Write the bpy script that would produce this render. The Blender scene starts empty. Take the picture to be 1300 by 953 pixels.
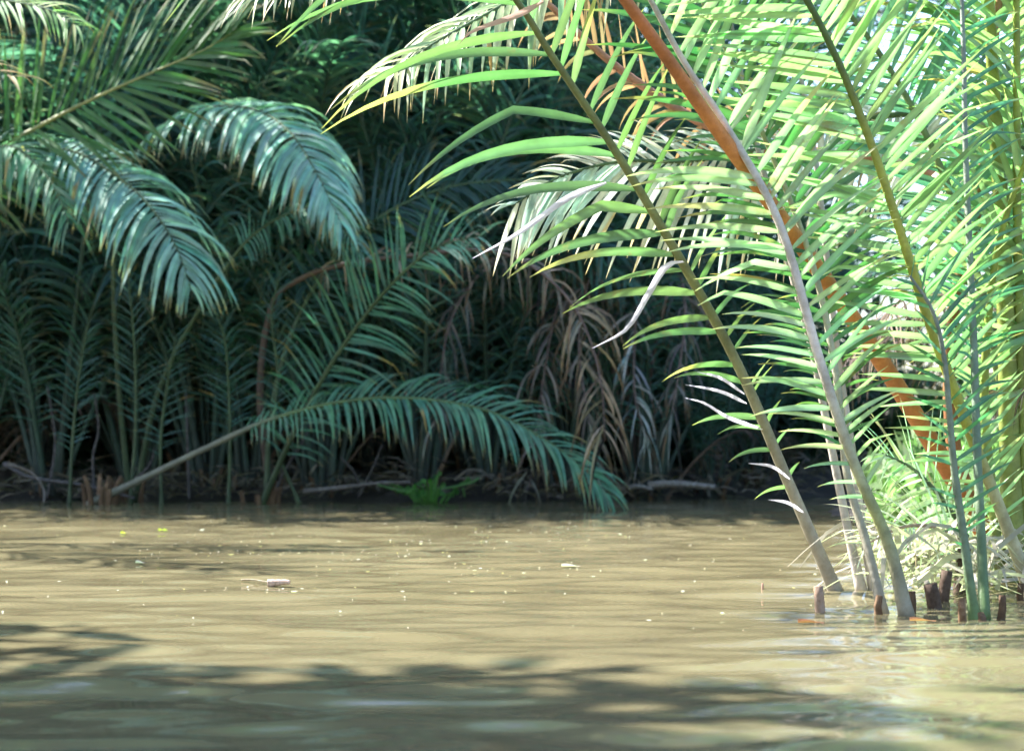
import bpy, math, random
import numpy as np
from mathutils import Vector, Matrix, Euler

R = math.radians
F = 2426.0          # focal length in photo pixels
CH = 0.9            # camera height above the water
HY = 535.0          # horizon row in the photo
rng = random.Random(7)
npr = np.random.RandomState(11)
scene = bpy.context.scene
C = scene.collection

def at(px, py, Y):
    return Vector(((px - 650) * Y / F, Y, CH - (py - HY) * Y / F))
def path(Y0, Y1, *pts):
    n = len(pts) - 1
    return [at(p[0], p[1], p[2] if len(p) > 2 else Y0 + (Y1 - Y0) * i / n) for i, p in enumerate(pts)]

# ------------------------------------------------------------------ camera
cd = bpy.data.cameras.new('camera'); cam = bpy.data.objects.new('camera', cd); C.objects.link(cam)
scene.camera = cam
cam.location = (0, 0, CH); cam.rotation_euler = (R(90), 0, 0)
cd.sensor_width = 36; cd.lens = 36 * F / 1300; cd.shift_y = (HY - 476.5) / 1300
cd.clip_end = 2000; cd.clip_start = .05
cd.dof.use_dof = True; cd.dof.focus_distance = 9.9; cd.dof.aperture_fstop = 2.2

# ------------------------------------------------------------------ light
SUN_DIR = Vector((-0.80, 0.45, 0)).normalized() * math.cos(R(47)) + Vector((0, 0, math.sin(R(47))))
w = bpy.data.worlds.new('World'); scene.world = w; w.use_nodes = True
nt = w.node_tree; nt.nodes.clear()
sky = nt.nodes.new('ShaderNodeTexSky'); sky.sky_type = 'NISHITA'; sky.sun_disc = False
sky.sun_elevation = R(47); sky.sun_rotation = math.atan2(SUN_DIR.x, SUN_DIR.y)
sky.air_density = 1.0; sky.dust_density = 1.6; sky.ozone_density = 2.5
bg = nt.nodes.new('ShaderNodeBackground'); bg.inputs[1].default_value = 0.12
wo = nt.nodes.new('ShaderNodeOutputWorld')
nt.links.new(sky.outputs[0], bg.inputs[0]); nt.links.new(bg.outputs[0], wo.inputs[0])
sd = bpy.data.lights.new('sun', 'SUN'); sd.energy = 5.0; sd.angle = R(.5); sd.color = (1, .98, .95)
so = bpy.data.objects.new('sun', sd); C.objects.link(so)
so.rotation_euler = SUN_DIR.to_track_quat('Z', 'Y').to_euler()
vs = scene.view_settings
vs.view_transform = 'Standard'; vs.look = 'None'; vs.gamma = 1; vs.exposure = 2.12; vs.use_curve_mapping = False
scene.cycles.use_adaptive_sampling = True; scene.cycles.adaptive_threshold = .035; scene.cycles.max_bounces = 4; scene.cycles.diffuse_bounces = 2; scene.cycles.glossy_bounces = 2; scene.cycles.transmission_bounces = 2; scene.cycles.caustics_reflective = False; scene.cycles.caustics_refractive = False

# ------------------------------------------------------------------ materials
def newmat(name):
    m = bpy.data.materials.new(name); m.use_nodes = True
    t = m.node_tree; t.nodes.clear()
    return m, t, t.nodes.new('ShaderNodeOutputMaterial')
def leaf_material(name, trans=.38, rough=.42, spec=.6, tmul=(1.55, 2.15, 1.3), wear=.0):
    m, t, o = newmat(name)
    N, L = t.nodes, t.links
    at_ = N.new('ShaderNodeAttribute'); at_.attribute_name = 'col'
    nz = N.new('ShaderNodeTexNoise'); nz.inputs['Scale'].default_value = 7; nz.inputs['Detail'].default_value = 4
    tc = N.new('ShaderNodeTexCoord'); L.new(tc.outputs['Object'], nz.inputs['Vector'])
    mr = N.new('ShaderNodeMapRange'); mr.inputs[1].default_value = .25; mr.inputs[2].default_value = .75
    mr.inputs[3].default_value = .72; mr.inputs[4].default_value = 1.25
    L.new(nz.outputs['Fac'], mr.inputs[0])
    mu = N.new('ShaderNodeVectorMath'); mu.operation = 'SCALE'
    n3 = N.new('ShaderNodeTexNoise'); n3.inputs['Scale'].default_value = 4.5 if trans else 30; n3.inputs['Detail'].default_value = 7; n3.inputs['Roughness'].default_value = .7
    L.new(tc.outputs['Object'], n3.inputs['Vector'])
    m3 = N.new('ShaderNodeMapRange'); m3.inputs[1].default_value = .60 if trans else .42; m3.inputs[2].default_value = .68 if trans else .65
    m3.inputs[4].default_value = wear; L.new(n3.outputs['Fac'], m3.inputs[0])
    wm = N.new('ShaderNodeMix'); wm.data_type = 'RGBA'; wm.blend_type = 'MIX' if trans else 'MULTIPLY'
    wm.inputs[7].default_value = (.24, .17, .07, 1) if trans else (.55, .48, .40, 1)
    L.new(m3.outputs[0], wm.inputs[0]); L.new(at_.outputs['Color'], wm.inputs[6])
    L.new(wm.outputs[2], mu.inputs[0]); L.new(mr.outputs[0], mu.inputs['Scale'])
    p = N.new('ShaderNodeBsdfPrincipled'); p.inputs['Roughness'].default_value = rough
    p.inputs['Specular IOR Level'].default_value = spec
    L.new(mu.outputs[0], p.inputs['Base Color'])
    if trans:
        tr = N.new('ShaderNodeBsdfTranslucent')
        tm = N.new('ShaderNodeMix'); tm.data_type = 'RGBA'; tm.blend_type = 'MULTIPLY'; tm.inputs[0].default_value = 1
        L.new(mu.outputs[0], tm.inputs[6]); tm.inputs[7].default_value = (*tmul, 1)
        L.new(tm.outputs[2], tr.inputs[0])
        mx = N.new('ShaderNodeMixShader'); mx.inputs[0].default_value = trans
        L.new(p.outputs[0], mx.inputs[1]); L.new(tr.outputs[0], mx.inputs[2]); L.new(mx.outputs[0], o.inputs[0])
    else:
        bp = N.new('ShaderNodeBump'); bp.inputs['Strength'].default_value = .4; bp.inputs['Distance'].default_value = .01
        n2 = N.new('ShaderNodeTexNoise'); n2.inputs['Scale'].default_value = 40
        L.new(tc.outputs['Object'], n2.inputs['Vector']); L.new(n2.outputs['Fac'], bp.inputs['Height'])
        L.new(bp.outputs[0], p.inputs['Normal']); L.new(p.outputs[0], o.inputs[0])
    return m
M_LEAF = leaf_material('palm_leaf', rough=.62, spec=.45, wear=.5)
M_NEAR = leaf_material('glossy_palm_leaf', rough=.36, spec=.9, wear=.75)
M_SUNLIT = leaf_material('sunlit_palm_leaf', trans=.45, rough=.4, spec=.6, tmul=(1.7, 1.8, 2.3), wear=.4)  # whiter leaf copy: overexposed sun glare put into its colour and translucence
M_DEAD = leaf_material('dry_palm_leaf', trans=.25, rough=.7, spec=.2)
M_STALK = leaf_material('palm_stalk', trans=0, rough=.55, spec=.4, wear=.45)
M_WOOD = leaf_material('weathered_wood', trans=0, rough=.85, spec=.2, wear=1)

def ground_material():
    m, t, o = newmat('river_mud'); N, L = t.nodes, t.links
    p = N.new('ShaderNodeBsdfPrincipled'); p.inputs['Roughness'].default_value = .6
    tc = N.new('ShaderNodeTexCoord')
    nz = N.new('ShaderNodeTexNoise'); nz.inputs['Scale'].default_value = 1.8; nz.inputs['Detail'].default_value = 8
    L.new(tc.outputs['Object'], nz.inputs['Vector'])
    cr = N.new('ShaderNodeValToRGB'); cr.color_ramp.elements[0].position = .35; cr.color_ramp.elements[1].position = .7
    cr.color_ramp.elements[0].color = (.022, .018, .015, 1); cr.color_ramp.elements[1].color = (.075, .06, .045, 1)
    L.new(nz.outputs['Fac'], cr.inputs[0]); L.new(cr.outputs[0], p.inputs['Base Color'])
    bp = N.new('ShaderNodeBump'); bp.inputs['Strength'].default_value = .8; bp.inputs['Distance'].default_value = .05
    n2 = N.new('ShaderNodeTexNoise'); n2.inputs['Scale'].default_value = 12; n2.inputs['Detail'].default_value = 6
    L.new(tc.outputs['Object'], n2.inputs['Vector']); L.new(n2.outputs['Fac'], bp.inputs['Height'])
    L.new(bp.outputs[0], p.inputs['Normal']); L.new(p.outputs[0], o.inputs[0])
    return m
def water_material():
    m, t, o = newmat('muddy_water'); N, L = t.nodes, t.links
    p = N.new('ShaderNodeBsdfPrincipled')
    p.inputs['Roughness'].default_value = .07; p.inputs['IOR'].default_value = 1.33
    p.inputs['Specular IOR Level'].default_value = .36
    tc = N.new('ShaderNodeTexCoord')
    nz = N.new('ShaderNodeTexNoise'); nz.inputs['Scale'].default_value = .55; nz.inputs['Detail'].default_value = 5
    L.new(tc.outputs['Object'], nz.inputs['Vector'])
    cr = N.new('ShaderNodeValToRGB')
    cr.color_ramp.elements[0].position = .3; cr.color_ramp.elements[1].position = .75
    cr.color_ramp.elements[0].color = (.14, .12, .064, 1); cr.color_ramp.elements[1].color = (.175, .152, .085, 1)
    L.new(nz.outputs['Fac'], cr.inputs[0]); L.new(cr.outputs[0], p.inputs['Base Color'])
    n = N.new('ShaderNodeTexNoise'); n.inputs['Scale'].default_value = 7; n.inputs['Detail'].default_value = 2
    mp = N.new('ShaderNodeMapping'); mp.inputs['Scale'].default_value = (.5, 1.2, 1)
    L.new(tc.outputs['Object'], mp.inputs['Vector']); L.new(mp.outputs[0], n.inputs['Vector'])
    bp = N.new('ShaderNodeBump'); bp.inputs['Strength'].default_value = .5; bp.inputs['Distance'].default_value = .004
    L.new(n.outputs['Fac'], bp.inputs['Height']); L.new(bp.outputs[0], p.inputs['Normal'])
    L.new(p.outputs[0], o.inputs[0])
    return m

# ------------------------------------------------------------------ object helpers
def tag(o, label=None, cat=None, group=None, kind=None):
    for k, v in (('label', label), ('category', cat), ('group', group), ('kind', kind)):
        if v: o[k] = v
    return o
def empty(name, loc, label=None, cat=None, group=None):
    o = bpy.data.objects.new(name, None); C.objects.link(o); o.location = loc
    o.empty_display_size = .2
    return tag(o, label, cat, group)
def link(name, me, parent=None, loc=None):
    o = bpy.data.objects.new(name, me); C.objects.link(o)
    if parent: o.parent = parent
    if loc is not None: o.location = loc
    return o
class MB:
    """collects vertices, faces and a colour per vertex into one mesh"""
    def __init__(s): s.v = []; s.f = []; s.c = []; s.n = 0
    def add(s, v, f, c):
        s.v.append(np.asarray(v, float)); s.f.extend([tuple(i + s.n for i in q) for q in f])
        s.c.append(np.asarray(c, float)); s.n += len(v)
    def mesh(s, name, mat, smooth=True, origin=None):
        v = np.concatenate(s.v); c = np.concatenate(s.c)
        if origin is not None: v = v - np.array(origin)
        me = bpy.data.meshes.new(name); me.from_pydata(v.tolist(), [], s.f)
        ca = me.color_attributes.new('col', 'FLOAT_COLOR', 'POINT')
        ca.data.foreach_set('color', np.concatenate([c, np.ones((len(c), 1))], 1).ravel())
        me.materials.append(mat)
        if smooth: me.polygons.foreach_set('use_smooth', [True] * len(me.polygons))
        me.update(); return me

def catmull(pts, n=60):
    P = np.array([list(p) for p in pts], float)
    if len(P) == 2: 
        t = np.linspace(0, 1, n)[:, None]; return P[0] * (1 - t) + P[1] * t
    P = np.vstack([2 * P[0] - P[1], P, 2 * P[-1] - P[-2]])
    out = []; segs = len(P) - 3
    for k in range(segs):
        p0, p1, p2, p3 = P[k:k + 4]
        for t in np.linspace(0, 1, 24, endpoint=(k == segs - 1)):
            out.append(.5 * (2 * p1 + (p2 - p0) * t + (2 * p0 - 5 * p1 + 4 * p2 - p3) * t * t + (3 * p1 - p0 - 3 * p2 + p3) * t ** 3))
    out = np.array(out)
    d = np.r_[0, np.cumsum(np.linalg.norm(np.diff(out, axis=0), axis=1))]
    s = np.linspace(0, d[-1], n)
    return np.stack([np.interp(s, d, out[:, i]) for i in range(3)], 1)
def nrm(a): return a / (np.linalg.norm(a) + 1e-9)
UP = np.array([0, 0, 1.])

def tube(mb, P, rad, cols, seg=8, flat=1.0, cap=True):
    n = len(P); T = np.gradient(P, axis=0); T /= np.linalg.norm(T, axis=1)[:, None] + 1e-9
    ref = np.array([0, 1., 0]) if abs(T[0][1]) < .8 else np.array([1., 0, 0])
    A = nrm(np.cross(T[0], ref)); vs_ = []; cs = []
    for i in range(n):
        A = nrm(A - T[i] * A.dot(T[i])); B = np.cross(T[i], A)
        for k in range(seg):
            a = 2 * math.pi * k / seg
            vs_.append(P[i] + rad[i] * (A * math.cos(a) + B * math.sin(a) * flat)); cs.append(cols[i])
    f = [(i * seg + k, i * seg + (k + 1) % seg, (i + 1) * seg + (k + 1) % seg, (i + 1) * seg + k) for i in range(n - 1) for k in range(seg)]
    if cap:
        f.append(tuple(range(seg))[::-1]); f.append(tuple((n - 1) * seg + k for k in range(seg)))
    mb.add(vs_, f, cs)

def lerp(keys, t):
    """keys: [(t, value)], value scalar or colour"""
    ts = [k[0] for k in keys]; v = np.array([k[1] for k in keys], float)
    if v.ndim == 1: return float(np.interp(t, ts, v))
    return np.array([np.interp(t, ts, v[:, i]) for i in range(v.shape[1])])

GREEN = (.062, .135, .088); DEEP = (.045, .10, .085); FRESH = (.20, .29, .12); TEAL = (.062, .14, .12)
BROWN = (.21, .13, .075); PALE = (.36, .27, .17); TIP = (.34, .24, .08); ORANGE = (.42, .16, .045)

def frond_meshes(pts, origin=(0, 0, 0), normal=(0, -.4, 1), leaf=((0, .4), (.3, 1), (.8, .9), (1, .3)), start=.25, spacing=.07,
                 ang=((0, 65), (1, 35)), droop=.9, lift=.15, width=.045, r0=.03, r1=.004, col=GREEN, tip=TIP, stalk=((0, (.07, .10, .05)), (1, (.09, .15, .06))),
                 seed=0, sides=(1, 1), umax=(1, 1), mat=None, jitter=1.0, twist=.3, missing=.03, rseg=8, nseg=7, kink=.12, tipfrac=.9):
    r = np.random.RandomState(seed + 1000)
    P = catmull(pts, 70)
    T = np.gradient(P, axis=0); L = np.sum(np.linalg.norm(np.diff(P, axis=0), axis=1)); T /= np.linalg.norm(T, axis=1)[:, None]
    ts = np.linspace(0, 1, len(P))
    mb = MB()
    rad = [r0 * (1 - t) ** .8 + r1 + (r0 * .5 * math.exp(-t * 30)) for t in ts]
    tube(mb, P, rad, [lerp(stalk, t) * (1 + .08 * r.randn()) for t in ts], seg=rseg, flat=.8)
    stalk_me = mb.mesh('frond', M_STALK, origin=origin)
    lb = MB(); nrmv = np.array(normal, float)
    n = int(L * (1 - start) / spacing)
    col = np.array(col); tip = np.array(tip)
    for side, on in ((1, sides[0]), (-1, sides[1])):
        if not on: continue
        for i in range(n):
            if r.rand() < missing or (i + .5) / n > umax[0 if side > 0 else 1]: continue
            t = start + (1 - start) * (i + .5 + .25 * jitter * r.randn() + (.25 if side > 0 else 0)) / n
            t = min(max(t, 0), .995); u = (t - start) / (1 - start)
            x = t * (len(P) - 1); k = min(int(x), len(P) - 2); fr = x - k
            p = P[k] * (1 - fr) + P[k + 1] * fr; Tt = nrm(T[k] * (1 - fr) + T[k + 1] * fr)
            Nn = nrm(nrmv - Tt * nrmv.dot(Tt)); S = np.cross(Tt, Nn) * side
            a = R(lerp(ang, u) + 5 * jitter * r.randn())
            d = nrm(math.cos(a) * Tt + math.sin(a) * S + (lift + .07 * jitter * r.randn()) * Nn)
            ln = lerp(leaf, u) * (1 + .07 * jitter * r.randn()) * (on if on is not True else 1)
            wd = width * (.8 + .25 * r.rand()) * (.3 + .7 * min(1, ln / .8))
            tau = twist * r.randn() + side * .12
            dr = droop * (.75 + .5 * r.rand()); kk = r.randint(3, 7) if r.rand() < kink else -1
            h = ln / nseg; q = p.copy(); vv = []; cc = []; 
            c0 = col * (1 + .16 * jitter * r.randn()) * np.array([1 + .12 * r.randn(), 1, 1 + .08 * r.randn()])
            c0 = np.clip(c0, .01, .6)
            F0 = Nn.copy(); tf = tipfrac - .12 * r.rand() * jitter
            if r.rand() < .04 * jitter: tf -= .35
            for j in range(nseg + 1):
                s = j / nseg
                Fv = nrm(F0 - d * F0.dot(d)); W = np.cross(d, Fv)
                tt = tau * (1 + .8 * s); Fr = Fv * math.cos(tt) + W * math.sin(tt); Wr = W * math.cos(tt) - Fv * math.sin(tt)
                wdt = wd * .5 * min(1, .35 + s * 4) * max(0.03, (1 - s ** 2.6))
                m_ = Fr * (-.28 * wdt)
                vv += [q - Wr * wdt, q + m_, q + Wr * wdt]
                b = min(1, max(0, (s - tf) / .08)); cj = c0 * (1 - b) + tip * b
                cc += [cj, cj * (1.25 if b < .5 else 1), cj]
                g = dr / nseg * (.3 + 1.5 * s)
                if j == kk: g += .5
                d = nrm(d - UP * g * (.35 + .65 * math.sqrt(max(0, 1 - d[2] ** 2))))
                q = q + d * h
                F0 = Fv
            f = []
            for j in range(nseg):
                a0 = j * 3; f += [(a0, a0 + 1, a0 + 4, a0 + 3), (a0 + 1, a0 + 2, a0 + 5, a0 + 4)]
            lb.add(vv, f, cc)
    if not lb.v: return stalk_me, None
    return stalk_me, lb.mesh('leaflets', mat or M_LEAF, origin=origin)

NEAR = False
def add_frond(palm, pts, label=None, name='frond', leaflabel=None, **k):
    if NEAR and 'mat' not in k: k['mat'] = M_NEAR
    a, b = frond_meshes(pts, origin=tuple(palm.location), **k)
    f = link(name, a, palm)
    if label: f['label'] = label
    if b: link('leaflets', b, f)
    return f

# ------------------------------------------------------------------ frond templates (grow from the origin, arching towards +X)
def template(seed, L, lean, arch, **k):
    r = random.Random(seed); pts = []
    a = lean; p = np.zeros(3); pts.append(p.copy()); n = 9
    for i in range(n):
        u = (i + 1) / n
        p = p + np.array([math.sin(a), (r.random() - .5) * .08, math.cos(a)]) * L / n; pts.append(p.copy())
        a += arch * (.25 + 1.9 * u * u) / n
    kw = dict(leaf=((0, .55), (.15, 1.0), (.6, 1.05), (.9, .8), (1, .45)), start=.26, spacing=.085, r0=.045, normal=(-1, 0, .15), seed=seed,
              rseg=6, nseg=6, width=.055, droop=1.0, jitter=1.5, missing=.07, tip=(.15, .15, .09))
    kw.update(k)
    return frond_meshes(pts, **kw)
TPL = {'up': [], 'mid': [], 'out': [], 'dead': [], 'young': []}
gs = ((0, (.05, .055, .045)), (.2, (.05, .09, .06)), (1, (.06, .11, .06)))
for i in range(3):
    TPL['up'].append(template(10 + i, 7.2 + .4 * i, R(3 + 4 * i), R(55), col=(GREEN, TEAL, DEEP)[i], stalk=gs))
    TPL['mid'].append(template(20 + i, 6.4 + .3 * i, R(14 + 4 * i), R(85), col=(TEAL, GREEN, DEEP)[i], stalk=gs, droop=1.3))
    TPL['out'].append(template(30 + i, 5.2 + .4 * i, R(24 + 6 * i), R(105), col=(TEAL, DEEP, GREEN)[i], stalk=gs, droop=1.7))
for i in range(2):
    TPL['young'].append(template(50 + i, 2.6 + .5 * i, R(6 + 6 * i), R(40), col=(TEAL, GREEN)[i], stalk=gs, leaf=((0, .4), (.3, .6), (1, .3)), start=.3, spacing=.075, width=.035, droop=.5))
    TPL['dead'].append(template(40 + i, 4.6, R(20 + 12 * i), R(150), col=((.19, .15, .12), (.12, .085, .06))[i], tip=(.1, .07, .05), mat=M_DEAD, droop=3.2, jitter=2, missing=.25, width=.035,
                                stalk=((0, BROWN), (1, (.14, .09, .06))), kink=.4))

def put_frond(palm, kind, rz, s, dx=0, dy=0, tilt=0, rr=rng):
    a, b = rr.choice(TPL[kind])
    f = link('dead_frond' if kind == 'dead' else 'frond', a, palm); f.location = (dx, dy, 0)
    f.rotation_euler = (tilt, 0, rz); f.scale = (s, s, s)
    link('leaflets', b, f)
    return f

def base_clump(palm, r=.22, n=9, seed=0, k=1):
    """old sheath stubs round the foot of the palm"""
    rr = random.Random(seed); mb = MB()
    for i in range(n):
        a = rr.random() * 6.28; q = np.array([math.cos(a), math.sin(a), 0]) * r * rr.random()
        h = (.15 + .4 * rr.random()) * k
        P = catmull([q + [0, 0, -.3], q + np.array([math.cos(a) * .05, math.sin(a) * .05, h * .4]), q + np.array([math.cos(a) * h * .45, math.sin(a) * h * .45, h])], 8)
        c = np.array(BROWN) * (.4 + .6 * rr.random())
        tube(mb, P, [.06 * (.4 + .6 * k) * (1 - .5 * t) for t in np.linspace(0, 1, 8)], [c * (1 + .2 * t) for t in np.linspace(0, 1, 8)], seg=6, flat=.5)
    link('leaf_base', mb.mesh('leaf_base', M_WOOD), palm)

# ------------------------------------------------------------------ ground and water
def edge(x):                                                     # Y of the far bank's waterline
    if x < 3.2: return 21.6 + .25 * math.sin(x * 1.1) + .18 * math.sin(x * 2.7 + 1) + (max(0, x) ** 2) * .10
    return 0
def gh(x, y):
    e = 21.6 + .25 * math.sin(x * 1.1) + .18 * math.sin(x * 2.7 + 1) + (min(max(0, x), 6) ** 2) * .10
    h = max(-1, min(.28, (y - e) * .3 - .06))                      # far bank
    e2 = 3.6 + .35 * math.sin(y * .9) + .2 * math.sin(y * 2.3)        # near right bank
    if y > 9.5: h = max(h, max(-1, min(.4, (x - e2) * .4)))
    h = max(h, max(-1, min(.5, (-7.2 - x + .3 * math.sin(y)) * .4)))    # left bank outside the picture
    h = max(h, max(-1, min(.5, (-8 - y) * .3)))
    return h + (.05 * math.sin(x * 3.1 + y * 2) * math.sin(y * 2.7 - x) if h > -.2 else 0)
def axis(a, b, step, far):
    return np.r_[-far, -far / 3, -60, np.arange(a, b, step), 60, far / 3, far]
xs = axis(-16, 16, .4, 600); ys = np.r_[-600, -100, -30, np.arange(-12, 34, .4), 60, 200, 600]
V = [(x, y, gh(x, y)) for y in ys for x in xs]; nx = len(xs)
Fc = [(j * nx + i, j * nx + i + 1, (j + 1) * nx + i + 1, (j + 1) * nx + i) for j in range(len(ys) - 1) for i in range(nx - 1)]
me = bpy.data.meshes.new('ground'); me.from_pydata(V, [], Fc); me.materials.append(ground_material())
me.polygons.foreach_set('use_smooth', [True] * len(me.polygons))
tag(link('ground', me), kind='structure')
_wr = np.random.RandomState(3); _W = []
for i in range(46):
    lam = .15 * (6.5 ** _wr.rand()); th = R(90 + 17 * _wr.randn() + (9 if i % 3 else -14)); k_ = 2 * math.pi / lam
    _W.append((k_ * math.cos(th), k_ * math.sin(th), _wr.rand() * 6.28, (.072 / math.sqrt(46 / 2)) / k_ * (1.15 if lam > .6 else .85)))
def wz(x, y):
    z = 0
    for kx, ky, ph, am in _W: z = z + am * np.sin(kx * x + ky * y + ph)
    f = np.clip((9 - np.abs(x)) / 2, 0, 1) * np.clip((27 - y) / 3, 0, 1) * np.clip((y - 1) / 2, 0, 1)
    return z * f * (1.15 - .6 * np.clip((y - 14) / 8, 0, 1))
wx = np.r_[-300, -60, np.arange(-9, 9.01, .07), 60, 300]; wy = np.r_[-300, -40, np.arange(1, 12, .035), np.arange(12, 27.01, .05), 60, 300]
XX, YY = np.meshgrid(wx, wy); ZZ = wz(XX, YY); nw = len(wx)
me = bpy.data.meshes.new('river_water')
idx = np.arange(len(wx) * len(wy)).reshape(len(wy), nw)
fq = np.stack([idx[:-1, :-1], idx[:-1, 1:], idx[1:, 1:], idx[1:, :-1]], -1).reshape(-1, 4)
me.from_pydata(np.stack([XX, YY, ZZ], -1).reshape(-1, 3).tolist(), [], fq.tolist())
me.polygons.foreach_set('use_smooth', [True] * len(me.polygons))
me.materials.append(water_material())
tag(link('river_water', me), kind='structure')

# ------------------------------------------------------------------ near palms on the right
NG = 'nipa palms growing out of the water at the near right'
STK_WHITE = ((0, (.34, .30, .22)), (.35, (.42, .40, .28)), (.6, (.28, .32, .14)), (1, (.16, .22, .06)))
NEAR = True
# first: the leaning frond with the long sparse leaflets
p1 = empty('nipa_palm', at(1065, 752, 10.06), 'leaning nipa palm with long sparse leaflets reaching left, foot beside the short stump', 'palm', NG)
add_frond(p1, path(10.06, 9.3, (1066, 762), (1000, 610), (940, 470), (870, 340), (780, 190), (700, 70), (655, 0), (560, -120), (420, -230), (270, -270)),
          normal=(.05, -1, .25), leaf=((0, .22), (.12, .38), (.22, .62), (.34, .95), (.45, 1.22), (.8, 1.3), (1, .6)), start=.12, spacing=.132,
          ang=((0, 55), (.3, 54), (.5, 52), (1, 40)), droop=.75, lift=.05, width=.058, r0=.027, r1=.005, col=(.10, .165, .07), tip=(.34, .29, .10), seed=3, tipfrac=.94,
          stalk=((0, (.33, .29, .24)), (.15, (.30, .27, .19)), (.3, (.22, .23, .08)), (1, (.07, .10, .03))), nseg=10, twist=.22, sides=(.5, 1), missing=.02, rseg=12, kink=.06)
# second: white-stalked palm
p2 = empty('nipa_palm', at(1140, 780, 8.95), 'nipa palm of pale whitish stalks with dense short leaflets, standing right of the leaning frond', 'palm', NG)
add_frond(p2, path(8.91, 9.2, (1152, 786), (1128, 690), (1085, 590), (1040, 455), (990, 285), (925, 165), (868, 78), (815, -20), (740, -150), (630, -260)),
          normal=(-.1, -1, .2), leaf=((0, .18), (.15, .42), (.35, .6), (.6, .74), (1, .4)), start=.13, spacing=.068,
          ang=((0, 60), (.3, 60), (1, 50)), droop=.4, lift=.05, width=.05, r0=.025, col=(.29, .38, .23), tip=(.5, .4, .2), seed=5,
          stalk=((0, (.30, .26, .20)), (.12, (.25, .27, .10)), (.3, (.55, .48, .42)), (.6, (.55, .5, .42)), (1, (.2, .25, .1))), nseg=8, twist=.2, rseg=12, kink=.05, umax=(1, .42))
for q in ([(1122, 782), (1100, 690), (1075, 600), (1062, 480), (1030, 330), (960, 150), (880, -20), (780, -190)],):
    add_frond(p2, path(9.0, 9.8, *q), normal=(-.2, -1, .2), leaf=((0, .2), (.2, .5), (.6, .7), (1, .3)), start=.2, spacing=.08, seed=77,
              col=(.06, .15, .05), r0=.018, stalk=STK_WHITE, droop=.5, width=.05)
p3 = empty('nipa_palm', at(1100, 752, 10.15), 'slender nipa palm with two straight bleached stalks, just behind the leaning frond', 'palm', NG)
for q, sd_ in (([(1095, 756), (1074, 660), (1054, 560), (1030, 440), (1000, 330), (960, 180), (930, 40), (905, -90), (860, -230)], 8),
          ([(1111, 754), (1092, 650), (1080, 560), (1063, 450), (1050, 330), (1035, 200), (1010, 60), (985, -90), (930, -230)], 9)):
    add_frond(p3, path(10.15, 10.6, *q), normal=(.15, -1, .2), leaf=((0, .15), (.3, .45), (.6, .6), (1, .3)), start=.22, spacing=.085, seed=sd_,
              col=(.07, .16, .05), r0=.021, stalk=((0, (.5, .44, .38)), (.5, (.5, .45, .38)), (1, (.2, .25, .1))), droop=.6, width=.045)
# fourth: big palm leaning in from the right
p4 = empty('nipa_palm', at(1312, 760, 9.7), 'nipa palm with yellow-green stalk and full comb of leaflets leaning from the right edge', 'palm', NG)
add_frond(p4, path(9.7, 8.8, (1316, 772), (1275, 660), (1232, 550), (1180, 410), (1145, 300), (1105, 180), (1060, 70), (1012, -20), (930, -140), (820, -240), (700, -300)),
          normal=(-.15, -1, .25), leaf=((0, .25), (.15, .45), (.35, .6), (.6, .7), (1, .4)), start=.1, spacing=.052,
          ang=((0, 62), (1, 50)), droop=.1, lift=.12, width=.05, r0=.029, col=(.21, .31, .16), tip=(.4, .4, .2), seed=6,
          stalk=((0, (.42, .38, .28)), (.14, (.40, .38, .18)), (.2, (.38, .38, .06)), (.5, (.32, .34, .06)), (.6, (.08, .13, .03)), (1, (.05, .09, .03))), nseg=8, twist=.16, rseg=12)
# thick orange petiole running up left behind
p5 = empty('nipa_palm', at(1262, 700, 11.6), 'tall nipa palm with a thick orange-brown stalk slanting up left', 'palm', NG)
add_frond(p5, path(11.6, 9.9, (1275, 735, 11.6), (1238, 655, 11.3), (1185, 565, 10.9), (1110, 445, 10.2), (1030, 330, 9.6), (965, 240, 9.2), (905, 157, 9.0), (850, 78, 8.8), (788, -8, 8.6), (700, -130, 8.4), (560, -260, 8.2), (380, -350, 8)),
          normal=(.1, -1, .3), leaf=((0, .8), (.4, 1.2), (1, .5)), start=.8, spacing=.1, ang=((0, 60), (1, 40)), droop=.9, width=.06, r0=.053, r1=.008,
          stalk=((0, (.38, .14, .05)), (.3, (.48, .18, .05)), (.55, (.52, .21, .055)), (.7, (.44, .15, .05)), (1, (.2, .2, .06))), col=FRESH, seed=12, rseg=14, sides=(1, 1))
add_frond(p5, path(11.7, 11.2, (1280, 735), (1240, 650), (1210, 560), (1210, 400), (1245, 240), (1262, 60), (1290, -150), (1340, -320)), normal=(-.1, -1, .2),
          leaf=((0, .3), (.3, .8), (1, .5)), start=.35, spacing=.1, r0=.05, stalk=((0, (.3, .12, .05)), (1, (.3, .2, .05))), col=FRESH, seed=14)
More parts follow.
